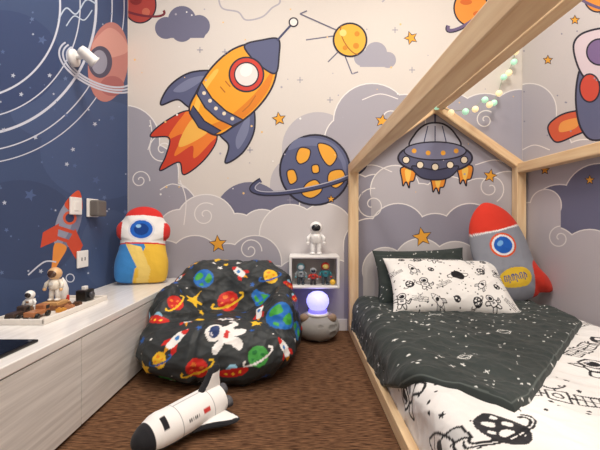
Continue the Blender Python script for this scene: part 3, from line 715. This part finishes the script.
# ------------------------------------------------------------ figurines
def figurine(name,x,y,z,h,body,head,legs,visor,face=-90):
    r=empty(name); s=h
    Mb=mat(name+'_body',body,.4);Mh=mat(name+'_head',head,.3);Ml=mat(name+'_legs',legs,.4);Mv=mat(name+'_visor',visor,.1,coat=.5)
    ball('head',(x,y,z+.80*s),(.19*s,.18*s,.185*s),Mh,r); ball('visor',(x,y-.10*s,z+.80*s),(.14*s,.10*s,.12*s),Mv,r)
    lathe('torso',[(.10*s,0),(.15*s,.03*s),(.16*s,.15*s),(.14*s,.25*s),(.08*s,.30*s)],(x,y,z+.34*s),Mb,r,24)
    box('backpack',(x-.11*s,y+.10*s,z+.38*s),(x+.11*s,y+.19*s,z+.62*s),Mb,.015*s,r)
    for q in (-1,1):
        tube('arm_%d'%(q+2),[(x+q*.13*s,y,z+.60*s),(x+q*.23*s,y-.02*s,z+.50*s),(x+q*.24*s,y-.08*s,z+.38*s)],.05*s,Mb,r,12,[.05*s,.055*s,.045*s])
        ball('glove_%d'%(q+2),(x+q*.24*s,y-.09*s,z+.35*s),.05*s,Mh,r)
        tube('leg_%d'%(q+2),[(x+q*.07*s,y,z+.38*s),(x+q*.09*s,y,z+.2*s),(x+q*.10*s,y-.01*s,z+.05*s)],.07*s,Ml,r,14,[.075*s,.07*s,.065*s])
        ball('boot_%d'%(q+2),(x+q*.10*s,y-.03*s,z+.045*s),(.075*s,.10*s,.045*s),Ml,r)
    box('chest_panel',(x-.06*s,y-.165*s,z+.48*s),(x+.06*s,y-.14*s,z+.56*s),Ml,.005*s,r)
    return r
figurine('astronaut_figurine',.092,2.03,zb,.195,(240,239,238),(242,241,240),(236,235,235),(28,30,38))
figurine('toy_robot',.005,2.0,za+tk,.125,(150,160,165),(90,150,160),(60,70,80),(220,230,235))
figurine('toy_robot',.075,1.99,za+tk,.10,(200,60,50),(190,195,200),(60,60,66),(30,40,60))
figurine('toy_robot',.145,2.0,za+tk,.13,(60,140,150),(200,60,52),(70,80,90),(240,220,120))
ball('toy_ball',(.186,1.985,za+tk+.0165),.0165,mat('toy_yellow',(240,190,60),.4))
# moon base + glowing dome : one bedside lamp
bs=empty('moon_night_lamp'); bx,by=.098,1.955
nu2,nv2=120,80; th=np.linspace(0,2*math.pi,nu2,endpoint=False); ph=np.linspace(.01,math.pi-.01,nv2); A,Bp=np.meshgrid(th,ph,indexing='ij')
dv=np.stack([np.cos(A)*np.sin(Bp),np.sin(A)*np.sin(Bp),np.cos(Bp)],-1).reshape(-1,3); R0=np.ones(len(dv)); g=np.random.default_rng(3)
mc=np.tile(lin((160,158,155)),(len(dv),1)).astype(float)
for k in range(26):
    cdir=g.normal(size=3); cdir/=np.linalg.norm(cdir); rc=g.uniform(.10,.30); dd=np.arccos(np.clip(dv@cdir,-1,1))/rc
    R0-=np.where(dd<1,.22*rc*(1-dd**2),0); R0+=.05*rc*np.exp(-((dd-1.08)/.14)**2); mc[dd<.9]=mc[dd<.9]*.80
Pm=dv*R0[:,None]*np.array([.122,.110,.084])+np.array([bx,by,.078]); Pm[:,2]=np.clip(Pm[:,2],.001,.150)
blobobj('moon_base',Pm,nu2,nv2,M_fab,mc,bs)
for q in (-1,1): ball('base_handle_%d'%(q+2),(bx+q*.075,by-.055,.135),(.026,.018,.024),mat('handle_grey',(150,126,104),.7),bs)
lathe('collar',[(.058,0),(.062,.006),(.058,.014),(.04,.016)],(bx,by-.02,.142),M_white,bs)
Mgl=mat('lamp_glow',(190,190,255),.3,emit=(158,156,255),es=1.5); Mgl2=mat('lamp_base_glow',(120,120,240),.3,emit=(90,80,255),es=2.0)
lathe('lamp_base',[(.045,0),(.05,.004),(.05,.018),(.044,.022)],(bx,by-.02,.153),Mgl2,bs)
lathe('lamp_dome',[(.040,0),(.052,.012),(.062,.035),(.062,.055),(.052,.078),(.03,.094),(.001,.100)],(bx,by-.02,.174),Mgl,bs)
# ------------------------------------------------------------ tray with toys on cabinet
tr=empty('toy_tray'); a0,a1,b0,b1=-1.01,-.835,1.14,1.52
Mt=mat('tray_white',(230,224,216),.5)
box('tray_base',(a0,b0,CT),(a1,b1,CT+.008),Mt,.003,tr)
for n,a,b in (('rim_1',(a0,b0,CT+.002),(a0+.008,b1,CT+.020)),('rim_2',(a1-.008,b0,CT+.002),(a1,b1,CT+.020)),('rim_3',(a0,b0,CT+.002),(a1,b0+.008,CT+.020)),('rim_4',(a0,b1-.008,CT+.002),(a1,b1,CT+.020))): box(n,a,b,Mt,.003,tr)
zt=CT+.0082
x,y=-.935,1.335
st=empty('toy_display_stand'); Mbk=mat('brick_brown',(130,84,52),.45); Mbt=mat('brick_tan',(206,160,104),.45)
box('stand_base',(x-.040,y-.040,zt),(x+.040,y+.040,zt+.014),Mbk,.002,st); box('stand_step',(x-.030,y-.030,zt+.014),(x+.030,y+.032,zt+.028),Mbt,.002,st)
for i in range(4):
    for j in range(2): lathe('stud',[(.005,0),(.005,.004)],(x-.033+i*.022,y-.035+j*.070,zt+.014),Mbk,st,12)
figurine('toy_astronaut',x,y,zt+.0285,.130,(238,230,216),(222,180,132),(240,236,230),(84,56,40))
def brick(name,x,y,z,c,w=.03,d=.018,h=.014):
    r=empty(name); m=mat(name+'_plastic',c,.4); box('block',(x-w/2,y-d/2,z),(x+w/2,y+d/2,z+h),m,.0015,r)
    for i in (-1,1): lathe('stud',[(.0045,0),(.0045,.0035)],(x+i*w/4,y,z+h),m,r,12)
for i,(xx,yy,c) in enumerate(((-.87,1.275,(214,150,60)),(-.872,1.325,(190,130,90)),(-.94,1.40,(226,190,130)),(-.875,1.375,(90,62,44)))): brick('toy_brick',xx,yy,zt,c)
figurine('toy_astronaut',-.968,1.255,zt,.085,(240,238,234),(242,240,236),(150,110,76),(50,40,36))
def truck(name,x,y,c,s=1,z=None):
    z=zt if z is None else z
    r=empty(name); m=mat(name+'_paint',c,.35)
    box('bed',(x-.018*s,y-.04*s,z+.010*s),(x+.018*s,y+.015*s,z+.026*s),m,.003*s,r); box('cab',(x-.018*s,y+.012*s,z+.010*s),(x+.018*s,y+.04*s,z+.042*s),m,.005*s,r); box('window',(x+.0165*s,y+.018*s,z+.026*s),(x+.0195*s,y+.034*s,z+.038*s),M_black,.001,r)
    for yy in (-.025,.025):
        for xx in (-.019,.019): lathe('wheel',[(.010*s,-.004*s),(.010*s,.004*s)],(x+xx*s,y+yy*s,z+.0102*s),M_black,r,18,Matrix.Rotation(math.radians(90),3,'Y'))
    return r
truck('toy_truck',-.905,1.205,(170,110,70)); truck('toy_truck',-.963,1.195,(70,56,50),.9)
rk=empty('toy_rocket'); x,y=-.972,1.435
lathe('body',[(.012,0),(.019,.014),(.020,.048),(.013,.074),(.001,.094)],(x,y,zt+.008),M_white,rk,24)
for k in range(3):
    an_=k*2.09; box('fin_%d'%k,(x+math.cos(an_)*.020-.005,y+math.sin(an_)*.020-.005,zt),(x+math.cos(an_)*.020+.005,y+math.sin(an_)*.020+.005,zt+.030),mat('toy_red',(206,60,50),.4),.002,rk)
cm=empty('toy_camera'); box('camera_body',(-.925,1.440,zt),(-.880,1.500,zt+.046),M_black,.005,cm); lathe('lens',[(.014,0),(.014,.012),(.010,.014)],(-.881,1.470,zt+.023),mat('lens_grey',(70,70,76),.2),cm,24,Matrix.Rotation(math.radians(90),3,'Y')); box('flash',(-.912,1.460,zt+.045),(-.896,1.482,zt+.060),M_white,.002,cm)
tbk=empty('tablet'); box('tablet_body',(-.86,.80,CT),(-.735,.985,CT+.008),M_black,.003,tbk); box('tablet_screen',(-.855,.806,CT+.0078),(-.740,.979,CT+.0088),mat('glass_black',(10,10,12),.05),0,tbk)
# ------------------------------------------------------------ left wall fittings
wl=XL+.003
def LW(px,py): return mL(px,py)
ws=empty('wall_switch')
y_,z_=LW(74,206); box('plate',(wl,y_-.04,z_-.04),(wl+.010,y_+.04,z_+.04),M_white,.003,ws); box('rocker',(wl+.008,y_-.018,z_-.022),(wl+.013,y_+.018,z_+.022),M_white,.002,ws)
wo_=empty('plug_adapter_box'); y_,z_=LW(91,208)
box('plate',(wl,y_-.045,z_-.045),(wl+.010,y_+.045,z_+.045),M_white,.003,wo_); box('adapter',(wl+.009,y_-.035,z_-.042),(wl+.055,y_+.04,z_+.038),mat('adapter_grey',(104,100,96),.5),.008,wo_)
so=empty('wall_socket'); y_,z_=LW(81,259); box('plate',(wl,y_-.04,z_-.04),(wl+.009,y_+.04,z_+.04),M_white,.003,so)
for q in (-1,1): box('slot_%d'%(q+2),(wl+.008,y_+q*.012-.003,z_-.008),(wl+.0095,y_+q*.012+.003,z_+.008),M_black,0,so)
# wall lamp
la=empty('wall_spot_lamp'); y_,z_=LW(72,58)
rx=Matrix.Rotation(math.radians(90),3,'Y')
lathe('wall_plate',[(.038,0),(.038,.012),(.030,.018)],(wl,y_,z_),M_white,la,32,rx)
tube('arm',[(wl+.015,y_,z_),(wl+.05,y_,z_+.005),(wl+.075,y_-.01,z_)],.009,M_white,la)
hd=Vector((.35,.45,-.35)).normalized(); hr=hd.to_track_quat('Z','Y').to_matrix(); hc=Vector((wl+.060,y_-.035,z_+.020))
lathe('lamp_head',[(.001,-.010),(.020,-.006),(.024,.008),(.026,.060),(.030,.068),(.025,.068),(.022,.056)],hc,M_white,la,32,hr)
lathe('bulb_lens',[(.022,.0),(.001,.004)],hc+hd*.056,mat('lens_warm',(255,240,215),.2,emit=(255,235,200),es=1.5),la,24,hr)
# ------------------------------------------------------------ string lights on gable
sl=empty('string_lights')
ctrl=[(xc-.02,YF-T-.03,1.335),(xc+.12,YF-.14,1.29),(xc+.25,YF-.10,1.37),(xc+.33,YF-.05,1.37),(xc+.40,YF-.03,1.53),(xc+.46,YF-.03,1.62),(xc+.48,YF-.03,1.78)]
fine=[]
for i in range(len(ctrl)-1):
    for k in range(8):
        t_=k/8; a=Vector(ctrl[i]);b=Vector(ctrl[i+1]); p=a.lerp(b,t_); p.z-=.02*math.sin(math.pi*t_); fine.append(p)
fine.append(Vector(ctrl[-1]))
tube('wire',fine,.0022,mat('wire_green',(150,160,140),.6),sl,6)
Ms=[mat('bulb_mint',(180,228,200),.3,emit=(170,232,195),es=.55),mat('bulb_pale',(245,222,180),.3,emit=(255,226,170),es=.65)]
for i in range(0,len(fine),4): ball('bulb_%d'%i,fine[i]-Vector((0,.004,.014)),.018,Ms[(i//4)%2],sl,seg=16)
# ------------------------------------------------------------ lights
def area(n,x,y,e,sz):
    l=bpy.data.lights.new(n,'AREA'); l.energy=e; l.shape='SQUARE'; l.size=sz; l.color=(1,.935,.85); o=bpy.data.objects.new(n,l); o.location=(x,y,ZC-.035); sc.collection.objects.link(o)
Mp=mat('added_panel_frame',(240,240,240),.4)
for x,y,e in ((-.45,1.1,19),(.75,1.1,20),(.15,-.1,24),(.15,-1.1,16)):  # unseen ceiling lights and panels, added to light the room
    area('added_ceiling_light',x,y,e,.40)
    box('added_ceiling_panel',(x-.25,y-.25,ZC-.03),(x+.25,y+.25,ZC),Mp,.004)
w=bpy.data.worlds.new('world'); sc.world=w; w.use_nodes=True; w.node_tree.nodes['Background'].inputs[0].default_value=(1,.97,.93,1); w.node_tree.nodes['Background'].inputs[1].default_value=.3
cd=bpy.data.cameras.new('camera'); cd.sensor_width=36; cd.lens=21; cd.shift_y=-3/600; cd.clip_start=.02
co=bpy.data.objects.new('camera',cd); co.location=(0,0,CH); co.rotation_euler=(math.radians(90),0,0); sc.collection.objects.link(co); sc.camera=co
